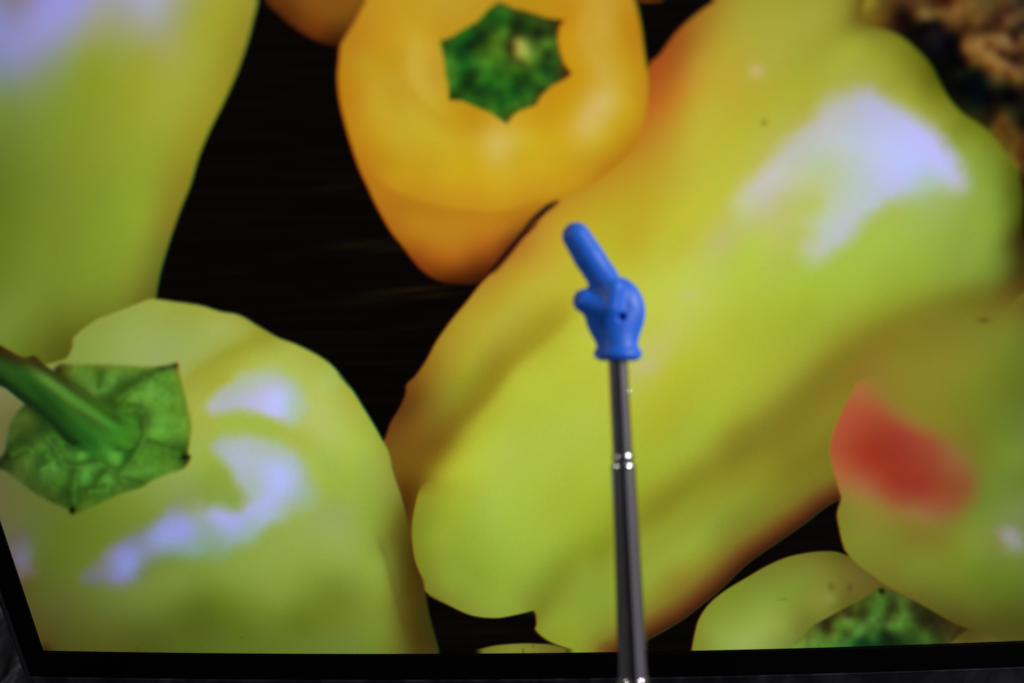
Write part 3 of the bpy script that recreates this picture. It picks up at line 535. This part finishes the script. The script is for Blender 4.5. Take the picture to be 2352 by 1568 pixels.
    for k, vein in enumerate(veins.split('|')):
        crease(parse('L' + vein, 2), (44, 80, 20), (50, 88, 22), 8, 8, .55, mL, .08)
        crease(parse('L' + vein, 2) + np.array([7., 8.]), (92, 158, 56), (86, 150, 50), 6, 6, .3, mL, .1)
    for hl in ('1225 380;1300 450', '1090 455;1190 530', '900 390;980 330', '1250 700;1420 690', '1240 780;1400 760', '700 1190;740 1110;830 1070', '900 1000;970 1050;1020 1000', '1040 1150;1200 1120;1380 1060', '640 1010;720 960', '420 1060;500 1130', '860 1210;940 1170'):
        crease(parse('L' + hl, 2), (96, 164, 58), (92, 158, 54), 9, 9, .45, mL, .3)
    mottle(mL, .11)
    mS = layer('S', S_L, 4, lam=.0006, soft_c=.03, along=(37, .3), tint=(.98, .90, .85))
    crease(parse('L-20 80;100 170;200 200;300 200;400 265;520 345;660 440;800 540;930 640;1030 720', 2), (52, 44, 14), (44, 84, 22), 7, 8, .75, mS, .06)
    crease(parse('L-20 372;100 440;220 525;340 615;460 730;560 850;640 905', 2), (20, 40, 14), (18, 46, 14), 9, 6, .8, mS, .05)
    crease(parse('L270 275;400 365;520 450;640 545;780 640;920 730;1040 790', 2), (90, 142, 54), (70, 146, 44), 11, 9, .6, mS)
    crease(parse('L330 420;480 530;620 640;760 720;900 800', 2), (38, 88, 26), (48, 112, 32), 8, 8, .5, mS)
    crease(parse('L560 360;700 470;840 570;960 660', 2), (72, 112, 30), (66, 128, 34), 5, 5, .35, mS)
    mK = layer('K', S_K, 4, straight=True, lam=.0004, soft_c=.018)
    mottle(mK, .2)
    layer('G', S_G, 3)
    mM = layer('M', S_M, 4, straight=True, lam=.0004, soft_c=.018)
    mottle(mM, .18)
    layer('F', S_F, 4)
    # faint fade from the upper pepper into the right hand one
    p = parse('f1150 1060;1300 760;1700 600;2352 480|P2400 650;2400 860|f2000 900;1500 1010;1300 1060', 2)
    m = mask(curve(p), 34)
    over(m, field(parse(S_E + '|' + S_F, 5))(m[0]))
    red = parse('f1250 1150 158 90 48;1200 1250 160 74 42;1150 1400 160 66 40;1300 1250 158 70 40;1400 1250 152 74 42;1300 1430 148 48 26;1400 1500 140 40 24;1550 1380 146 56 38;1600 1330 150 85 48;1700 1430 144 66 42;1100 1500 158 68 42;1250 1520 150 46 26'
                '|i1150 100 160 74 42;1300 80 148 44 28;1450 60 140 40 25;1600 150 140 44 28;1500 200 140 40 26;1650 250 138 42 28;1350 200 150 62 36;1300 260 148 90 52;1500 330 142 66 38;1700 380 140 78 48;1800 250 136 58 32;1900 250 130 66 34;1750 100 138 58 36;1850 80 136 80 46;1950 300 130 72 34;1600 420 138 98 52', 5)
    p = curve(parse(POLY['red'], 2))
    m = mask(p, 34)
    f = mask(curve(parse(POLY['F'], 2)), 5)
    full = np.zeros((H, W, 1))
    full[f[0]] = f[1]
    over((m[0], m[1] * full[m[0]]), field(red)(m[0]) + np.array([12, 10, 8]), .97)
    for poly, soft, smp in HI:
        m = mask(curve(parse(poly, 2)), soft, 9)
        over(m, np.minimum(field(parse(smp, 5), .004, .05)(m[0]) * np.array([1.02, 1.05, 1.045]), 250))
    for blk in SPOT.split('|'):
        t = blk.strip()[0]
        ox, oy, k = TILE[t]
        for it in blk.strip()[1:].split(';'):
            v = [float(q) for q in it.split()]
            spot(ox + v[0] * k, oy + v[1] * k, v[2] * k, v[3] * k, v[4:7], v[7])
    # the camera's colour fringes: red sits a little left, blue a little right
    out = img.copy()
    out[:, :-1, 0] = .25 * img[:, :-1, 0] + .75 * img[:, 1:, 0]
    out[:, 1:, 2] = .3 * img[:, 1:, 2] + .7 * img[:, :-1, 2]
    return np.clip(out, 0, 255) / 255.0


def on_screen(px, py):
    """picture plan -> height and width on the upright display plane (metres)"""
    d = RIGHT * ((px - 1176) / FPX) - UP * ((py - 784) / FPX) + FWD
    p = EYE + d * (-EYE.y / d.y)
    return p.x, p.z


# ------------------------------------------------------------------ tabletop
mt, nt, b = material('dark_marble', (.012, .012, .015), .3, spec=.35)
tc, n1 = wear(nt, b, 60, .22, .42)
mp = nt.nodes.new('ShaderNodeMapping')
mp.inputs['Scale'].default_value = (1, .55, 1)
mp.inputs['Rotation'].default_value = (0, 0, .9)
nt.links.new(tc.outputs['Object'], mp.inputs['Vector'])
nv = nt.nodes.new('ShaderNodeTexNoise')
nv.inputs['Scale'].default_value = 75
nv.inputs['Detail'].default_value = 6
nv.inputs['Distortion'].default_value = .7
nt.links.new(mp.outputs['Vector'], nv.inputs['Vector'])
cr = nt.nodes.new('ShaderNodeValToRGB')
e = cr.color_ramp.elements
e[0].position, e[0].color = .38, (.012, .012, .014, 1)
e[1].position, e[1].color = .66, (.26, .25, .31, 1)
k = cr.color_ramp.elements.new(.52)
k.color = (.045, .043, .052, 1)
nt.links.new(nv.outputs['Fac'], cr.inputs['Fac'])
nt.links.new(cr.outputs['Color'], b.inputs['Base Color'])
bm = bmesh.new()
bmesh.ops.create_cube(bm, size=1)
bmesh.ops.scale(bm, vec=(.92, 1.1, .03), verts=bm.verts)
bmesh.ops.bevel(bm, geom=bm.edges[:], offset=.004, segments=2, affect='EDGES')
bmesh.ops.translate(bm, vec=(.03, .05, -.015), verts=bm.verts)
me = bpy.data.meshes.new('tabletop')
bm.to_mesh(me)
t = link('tabletop', me, mt)
t['kind'] = 'structure'
t['label'] = 'dark veined marble tabletop under the monitor'

# ------------------------------------------------------------------ monitor
LEFT_X, RIGHT_X, TOP_Z = -.1811, .3499, LIFT - .1419 + .2987


def sag(x):
    return LIFT - .1422 + .115 * min(abs(x - .02), .21) ** 2


mon = thing('monitor', (0.084, 0, 0), 'black framed monitor showing green and yellow peppers on its screen', 'monitor')
# the lit panel: a fine grid whose points carry the displayed picture
pic = paint_picture()
PH, PW = pic.shape[:2]
xs = np.unique(np.concatenate([np.linspace(LEFT_X, .204, 1000), np.linspace(.204, RIGHT_X, 90)]))
vs = np.concatenate([np.linspace(0, 1, 640)[:-1] * .875, np.linspace(.875, 1, 50)])
sg = np.array([sag(x) for x in xs])
GX = np.repeat(xs[None], len(vs), 0)
GZ = sg[None] + vs[:, None] * (TOP_Z - sg[None])
# where each point of the panel falls in the picture plan
rel = np.stack([GX - EYE.x, np.zeros_like(GX) - EYE.y, GZ - EYE.z], -1)
dep = rel @ np.array(FWD)
px = 1176 + FPX * (rel @ np.array(RIGHT)) / dep
py = 784 - FPX * (rel @ np.array(UP)) / dep


# beyond what the photograph shows the picture goes on with more of the same fruit, folded back and drawn out
ox, oy = np.maximum(px - 2352, 0), np.maximum(-py, 0)
qx = np.where(px > 2352, 2352 - ox * .72, px) + oy * .55
qy = np.where(py < 0, oy * .8, py) + ox * .38
u = np.clip(np.abs(qx) * PW / 2352.0 - .5, 0, PW - 1.001)
qy = np.where(qy > 1440, np.maximum(2880 - qy, np.minimum(qy, 1490 + 0 * qy) * (ox <= 0)), qy)
v = np.clip(qy * PH / 1568.0 - .5, 0, PH - 1.001)
iu, iv = u.astype(int), v.astype(int)
fu, fv = (u - iu)[..., None], (v - iv)[..., None]
colr = ((pic[iv, iu] * (1 - fu) + pic[iv, iu + 1] * fu) * (1 - fv)
        + (pic[iv + 1, iu] * (1 - fu) + pic[iv + 1, iu + 1] * fu) * fv)
colr *= 1 + .012 * np.random.default_rng(2).standard_normal(colr.shape)
colr = np.clip(colr, 0, 1)
lin = np.where(colr <= .04045, colr / 12.92, ((colr + .055) / 1.055) ** 2.4)
NY, NX = GX.shape
co = np.stack([GX - mon.location.x, np.zeros_like(GX), GZ], -1).reshape(-1, 3)
ii = np.arange(NX * NY).reshape(NY, NX)
q = np.stack([ii[:-1, :-1], ii[:-1, 1:], ii[1:, 1:], ii[1:, :-1]], -1).reshape(-1, 4)
me = bpy.data.meshes.new('screen')
me.vertices.add(len(co))
me.vertices.foreach_set('co', co.astype(np.float32).ravel())
me.loops.add(q.size)
me.loops.foreach_set('vertex_index', q.astype(np.int32).ravel())
me.polygons.add(len(q))
me.polygons.foreach_set('loop_start', np.arange(0, q.size, 4, dtype=np.int32))
me.update(calc_edges=True)
ca = me.color_attributes.new('picture', 'FLOAT_COLOR', 'POINT')
ca.data.foreach_set('color', np.concatenate([lin.reshape(-1, 3), np.ones((len(co), 1))], 1).astype(np.float32).ravel())
ms = bpy.data.materials.new('lit_panel')
ms.use_nodes = True
nt = ms.node_tree
b = nt.nodes['Principled BSDF']
b.inputs['Base Color'].default_value = (.001, .001, .001, 1)
b.inputs['Roughness'].default_value = .6
b.inputs['Specular IOR Level'].default_value = .02
at = nt.nodes.new('ShaderNodeAttribute')
at.attribute_name = 'picture'
nt.links.new(at.outputs['Color'], b.inputs['Emission Color'])
b.inputs['Emission Strength'].default_value = 1.0
link('screen', me, ms, mon)

mb, nt, b = material('bezel_black', (.0008, .0008, .001), .5, spec=.03)
wear(nt, b, 180, .42, .6)
mr, nt, b = material('rim_plastic', (.005, .005, .007), .38, spec=.22)
wear(nt, b, 300, .3, .5, .1)


BAND, FOOT = .0134, .0010                              # black band under the picture; where the frame meets the table


def ring(inner, outer, y0, y1, low_in, low_out, cuts=60):
    """a closed frame: inset and outset of the display outline, with thickness from y0 (front) to y1"""
    def loop(gap, low):
        xa, xb = LEFT_X - gap, RIGHT_X + gap
        p = [(x, low(x)) for x in np.linspace(xa, xb, cuts)]
        p += [(xb, z) for z in np.linspace(p[-1][1], TOP_Z + gap, 12)[1:]]
        p += [(x, TOP_Z + gap) for x in np.linspace(xb, xa, cuts)[1:]]
        p += [(xa, z) for z in np.linspace(TOP_Z + gap, p[0][1], 12)[1:-1]]
        return p
    a, c = loop(inner, low_in), loop(outer, low_out)
    n = len(a)
    e = min(.0004, (outer - inner) * .25)
    a2, c2 = loop(inner + e, lambda x: low_in(x) - e), loop(outer - e, lambda x: low_out(x) + e)
    rows = [(a, y1), (a, y0 + e), (a2, y0), (c2, y0), (c, y0 + e), (c, y1)]
    V = [(x - mon.location.x, y, z) for r, y in rows for x, z in r]
    F = []
    for k in range(len(rows)):
        k2 = (k + 1) % len(rows)
        for i in range(n):
            j = (i + 1) % n
            F.append((k * n + i, k * n + j, k2 * n + j, k2 * n + i))
    return V, F


V, F = ring(-.0002, .0075, -.0010, .004, lambda x: sag(x) + .0002, lambda x: sag(x) - BAND)
link('bezel', mesh('bezel', V, F), mb, mon)
V, F = ring(.0076, .0092, -.0022, .007, lambda x: FOOT + .0016, lambda x: FOOT)
link('rim', mesh('rim', V, F), mr, mon)


# the chin under the black band: a strip of dark plastic, streaked paler by noise, with a fine raised lip along its top
mch, nt, b = material('chin_plastic', (.006, .006, .011), .34, spec=.2)
tc, n = wear(nt, b, 70, .24, .5)
mp = nt.nodes.new('ShaderNodeMapping')
mp.inputs['Rotation'].default_value = (0, .7, 0)
mp.inputs['Scale'].default_value = (1, 1, .35)
nt.links.new(tc.outputs['Object'], mp.inputs['Vector'])
ns = nt.nodes.new('ShaderNodeTexNoise')
ns.inputs['Scale'].default_value = 95
ns.inputs['Detail'].default_value = 6
ns.inputs['Distortion'].default_value = 1.0
nt.links.new(mp.outputs['Vector'], ns.inputs['Vector'])
cr = nt.nodes.new('ShaderNodeValToRGB')
e = cr.color_ramp.elements
e[0].position, e[0].color = .45, (.004, .004, .008, 1)
e[1].position, e[1].color = .78, (.024, .023, .034, 1)
nt.links.new(ns.outputs['Fac'], cr.inputs['Fac'])
nt.links.new(cr.outputs['Color'], b.inputs['Base Color'])
xx = np.linspace(LEFT_X - .0075, RIGHT_X + .0075, 90)
prof = [(-.0136, .004), (-.0136, -.0010), (-.0137, -.0013), (-.0142, -.0014), (-.0145, -.0012)]
V = [(x - mon.location.x, y, sag(x) + dz) for dz, y in prof for x in xx]
V += [(x - mon.location.x, y, FOOT + .0017) for y in (-.0012, .004) for x in xx]
nx, F = len(xx), []
for k in range(len(prof) + 2):
    k2 = (k + 1) % (len(prof) + 2)
    F += [(k * nx + i, k2 * nx + i, k2 * nx + i + 1, k * nx + i + 1) for i in range(nx - 1)]
link('chin', mesh('chin', V, F), mch, mon)


def block(name, size, at, mat, parent, bev=.003):
    bm = bmesh.new()
    bmesh.ops.create_cube(bm, size=1)
    bmesh.ops.scale(bm, vec=size, verts=bm.verts)
    bmesh.ops.bevel(bm, geom=bm.edges[:], offset=bev, segments=3, affect='EDGES')
    bmesh.ops.translate(bm, vec=at, verts=bm.verts)
    me = bpy.data.meshes.new(name)
    bm.to_mesh(me)
    bm.free()
    return link(name, me, mat, parent)


block('back_cover', (RIGHT_X - LEFT_X + .012, .022, TOP_Z + .004 - FOOT - .002), (0, .0165, (TOP_Z + .004 + FOOT + .002) / 2), mr, mon, .005)
block('stand_neck', (.06, .012, .20), (0, .034, .106), mr, mon)
block('stand_base', (.22, .12, .006), (0, .092, .0032), mr, mon, .002)

# ------------------------------------------------------------------ pointer
HD = .325                                              # distance of the pointer from the lens


def spot_at(px, py, d=HD):
    return EYE + FWD * d + RIGHT * ((px - 1176) / FPX * d) - UP * ((py - 784) / FPX * d)


base = spot_at(1419, 824)
ptr = thing('pointer', base, 'telescopic metal pointer stick tipped with a blue plastic pointing hand', 'pointer')
ptr.rotation_euler = AXES.to_euler()
ZS = HD / FPX * .2563                                  # size of one unit of the hand's drawing


def hand_mesh():
    hx, hy, hz = np.arange(300, 1120, 11.0), np.arange(170, 1450, 11.0), np.arange(-265, 310, 11.0)
    P = np.stack(np.meshgrid(hx, hy, hz, indexing='ij'), -1)

    def cone(a, c, ra, rc):
        a, c = np.array(a, float), np.array(c, float)
        ab = c - a
        t = np.clip(((P - a) @ ab) / (ab @ ab), 0, 1)
        return np.linalg.norm(P - a - t[..., None] * ab, axis=-1) - (ra + (rc - ra) * t)

    def egg(c, r):
        r = np.array(r, float)
        k0 = np.linalg.norm((P - np.array(c)) / r, axis=-1)
        k1 = np.linalg.norm((P - np.array(c)) / r ** 2, axis=-1)
        return k0 * (k0 - 1) / np.maximum(k1, 1e-9)

    def smin(a, c, k):
        h = np.clip(.5 + .5 * (c - a) / k, 0, 1)
        return c * (1 - h) + a * h - k * h * (1 - h)

    d = cone((455, 327, 40), (566, 508, 40), 122, 134)
    d = smin(d, cone((566, 508, 40), (696, 706, 45), 134, 132), 8)
    palm = smin(egg((806, 1005, 0), (268, 322, 158)), cone((815, 1120, -20), (832, 1345, 0), 180, 180), 60)
    d = smin(d, palm, 36)
    d = smin(d, cone((696, 706, 50), (784, 840, 140), 132, 88), 22)
    d = smin(d, cone((784, 840, 140), (772, 960, 158), 88, 66), 20)
    d = smin(d, cone((535, 905, 55), (720, 965, 50), 108, 165), 55)
    cuff = np.maximum(np.linalg.norm((P - np.array([832, 1372, 0]))[..., [0, 2]], axis=-1) - 176,
                      np.abs(P[..., 1] - 1374) - 8)
    cuff = np.sqrt(np.maximum(np.linalg.norm((P - np.array([832, 1372, 0]))[..., [0, 2]], axis=-1) - 176, 0) ** 2
                   + np.maximum(np.abs(P[..., 1] - 1376) - 10, 0) ** 2) - 36
    d = smin(d, cuff, 22)
    dip = cone((892, 760, 284), (905, 960, 278), 128, 122)
    d = -smin(-d, dip, 44)
    d = smin(d, cone((784, 800, 146), (773, 962, 158), 86, 66), 18)
    pit = cone((853, 1048, 120), (853, 1048, 420), 36, 42)
    d = -smin(-d, pit, 22)
    d = d - 4
    # surface nets
    ins = d < 0
    n0, n1, n2 = d.shape
    acc = np.zeros((n0 - 1, n1 - 1, n2 - 1, 3))
    cnt = np.zeros((n0 - 1, n1 - 1, n2 - 1))
    cor = [(i, j, k) for i in (0, 1) for j in (0, 1) for k in (0, 1)]

    def sh(A, o):
        return A[o[0]:n0 - 1 + o[0], o[1]:n1 - 1 + o[1], o[2]:n2 - 1 + o[2]]
    for a in cor:
        for ax in range(3):
            if a[ax] == 0:
                c = list(a)
                c[ax] = 1
                da, dc = sh(d, a), sh(d, c)
                x = (da < 0) != (dc < 0)
                t = np.where(x, da / np.where(x, da - dc, 1), 0)
                pt = np.zeros(acc.shape) + np.array(a, float)
                pt[..., ax] += t
                acc += pt * x[..., None]
                cnt += x
    act = cnt > 0
    idx = -np.ones(cnt.shape, int)
    idx[act] = np.arange(act.sum())
    loc = acc[act] / cnt[act][:, None] + np.argwhere(act)
    V = np.stack([hx[0] + loc[:, 0] * 11, hy[0] + loc[:, 1] * 11, hz[0] + loc[:, 2] * 11], -1)
    F = []
    for ax in range(3):
        b1, b2 = (ax + 1) % 3, (ax + 2) % 3
        s0 = [slice(1, -1)] * 3
        s0[ax] = slice(0, -1)
        s1 = list(s0)
        s1[ax] = slice(1, None)
        A, B = ins[tuple(s0)], ins[tuple(s1)]
        for flip, sel in ((0, A & ~B), (1, ~A & B)):
            g = np.argwhere(sel) + np.array([0 if k == ax else 1 for k in range(3)])
            qs = []
            for o1, o2 in ((0, 0), (1, 0), (1, 1), (0, 1)):
                h = g.copy()
                h[:, b1] -= o1
                h[:, b2] -= o2
                qs.append(idx[h[:, 0], h[:, 1], h[:, 2]])
            qd = np.stack(qs, 1)
            F.append(qd if flip else qd[:, ::-1])
    F = np.concatenate(F)
    V = np.stack([(V[:, 0] - 832) * ZS, -(V[:, 1] - 1422) * ZS, V[:, 2] * ZS], -1)
    me = mesh('hand', V, F.tolist())
    bm = bmesh.new()
    bm.from_mesh(me)
    for _ in range(4):
        bmesh.ops.smooth_vert(bm, verts=bm.verts, factor=.5, use_axis_x=True, use_axis_y=True, use_axis_z=True)
    bmesh.ops.recalc_face_normals(bm, faces=bm.faces)
    bm.to_mesh(me)
    bm.free()
    return me


mh, nt, b = material('blue_plastic', (.010, .115, .62), .42, spec=.35)
wear(nt, b, 260, .42, .53, .05)
b.inputs['Subsurface Weight'].default_value = .05
b.inputs['Subsurface Radius'].default_value = (.1, .3, 1.0)
b.inputs['Subsurface Scale'].default_value = .002
link('hand', hand_mesh(), mh, ptr, True)

mm, nt, b = material('brushed_steel', (.62, .60, .62), .16, metal=1.0)
tc, n = wear(nt, b, 90, .12, .22)
n.inputs['Detail'].default_value = 2
mc, nt, b = material('polished_steel', (.55, .55, .58), .2, metal=1.0)
wear(nt, b, 200, .16, .24)

U = HD / FPX                                           # one picture unit at the pointer's distance
AX = Vector((36, -746, 0)).normalized()                # the rod's run in the pointer's own frame
ROT = Vector((0, 0, -1)).rotation_difference(AX).to_matrix()


def lathe(name, prof, mat, seg=40):
    """prof: (distance along the rod in units, radius in units)"""
    V, F = [], []
    for s, r in prof:
        for i in range(seg):
            a = 2 * math.pi * i / seg
            V.append(ROT @ Vector((r * math.cos(a), r * math.sin(a), -s)) * U)
    for k in range(len(prof) - 1):
        for i in range(seg):
            j = (i + 1) % seg
            F.append((k * seg + i, k * seg + j, (k + 1) * seg + j, (k + 1) * seg + i))
    F.append(tuple(range(seg))[::-1])
    F.append(tuple((len(prof) - 1) * seg + i for i in range(seg)))
    o = link(name, mesh(name, V, F), mat, ptr, True)
    bm = bmesh.new()
    bm.from_mesh(o.data)
    bmesh.ops.recalc_face_normals(bm, faces=bm.faces)
    bm.to_mesh(o.data)
    bm.free()
    o.data.set_sharp_from_angle(angle=math.radians(28))
    return o


def bead(s, r, tube):                                  # a shallow rolled ring
    return [(s - tube, r - 3)] + [(s + tube * x, r - .28 * tube * x * x) for x in np.linspace(-.96, .96, 11)] + [(s + tube, r - 3)]


reach = (AXES @ AX).z * U                              # metres of height lost per unit along the rod
total = (base.z - .0012) / -reach                      # the handle's tip stands on the tabletop
lathe('rod_section', [(-30, 23.5), (0, 23.5), (120, 23.7), (236, 24.2)], mm)
lathe('collar', bead(224, 27, 7), mc)
lathe('collar', bead(247, 29.8, 7.5), mc)
lathe('rod_section', [(230, 23), (239, 23.2), (240, 28), (256, 29.4), (300, 29.8), (500, 31.5), (736, 33.5)], mm)
lathe('collar', bead(737, 35, 8), mc)
lathe('collar', bead(757, 37.2, 8), mc)
lathe('rod_section', [(744, 35), (764, 36.4), (800, 37.5), (1000, 39), (total - 420, 39)], mm)
mg, nt, b = material('grip_rubber', (.012, .012, .014), .6)
wear(nt, b, 400, .5, .7, .3)
lathe('handle', [(total - 430, 46), (total - 424, 54), (total - 300, 58), (total - 60, 56), (total - 20, 50), (total - 4, 36), (total, 26)], mg)
# the small spring catch on the thinnest section
bm = bmesh.new()
bmesh.ops.create_uvsphere(bm, u_segments=16, v_segments=10, radius=6 * U)
bmesh.ops.translate(bm, vec=ROT @ Vector((21.5, 9.0, -78)) * U, verts=bm.verts)
me = bpy.data.meshes.new('catch')
bm.to_mesh(me)
bm.free()
link('catch', me, mm, ptr, True)
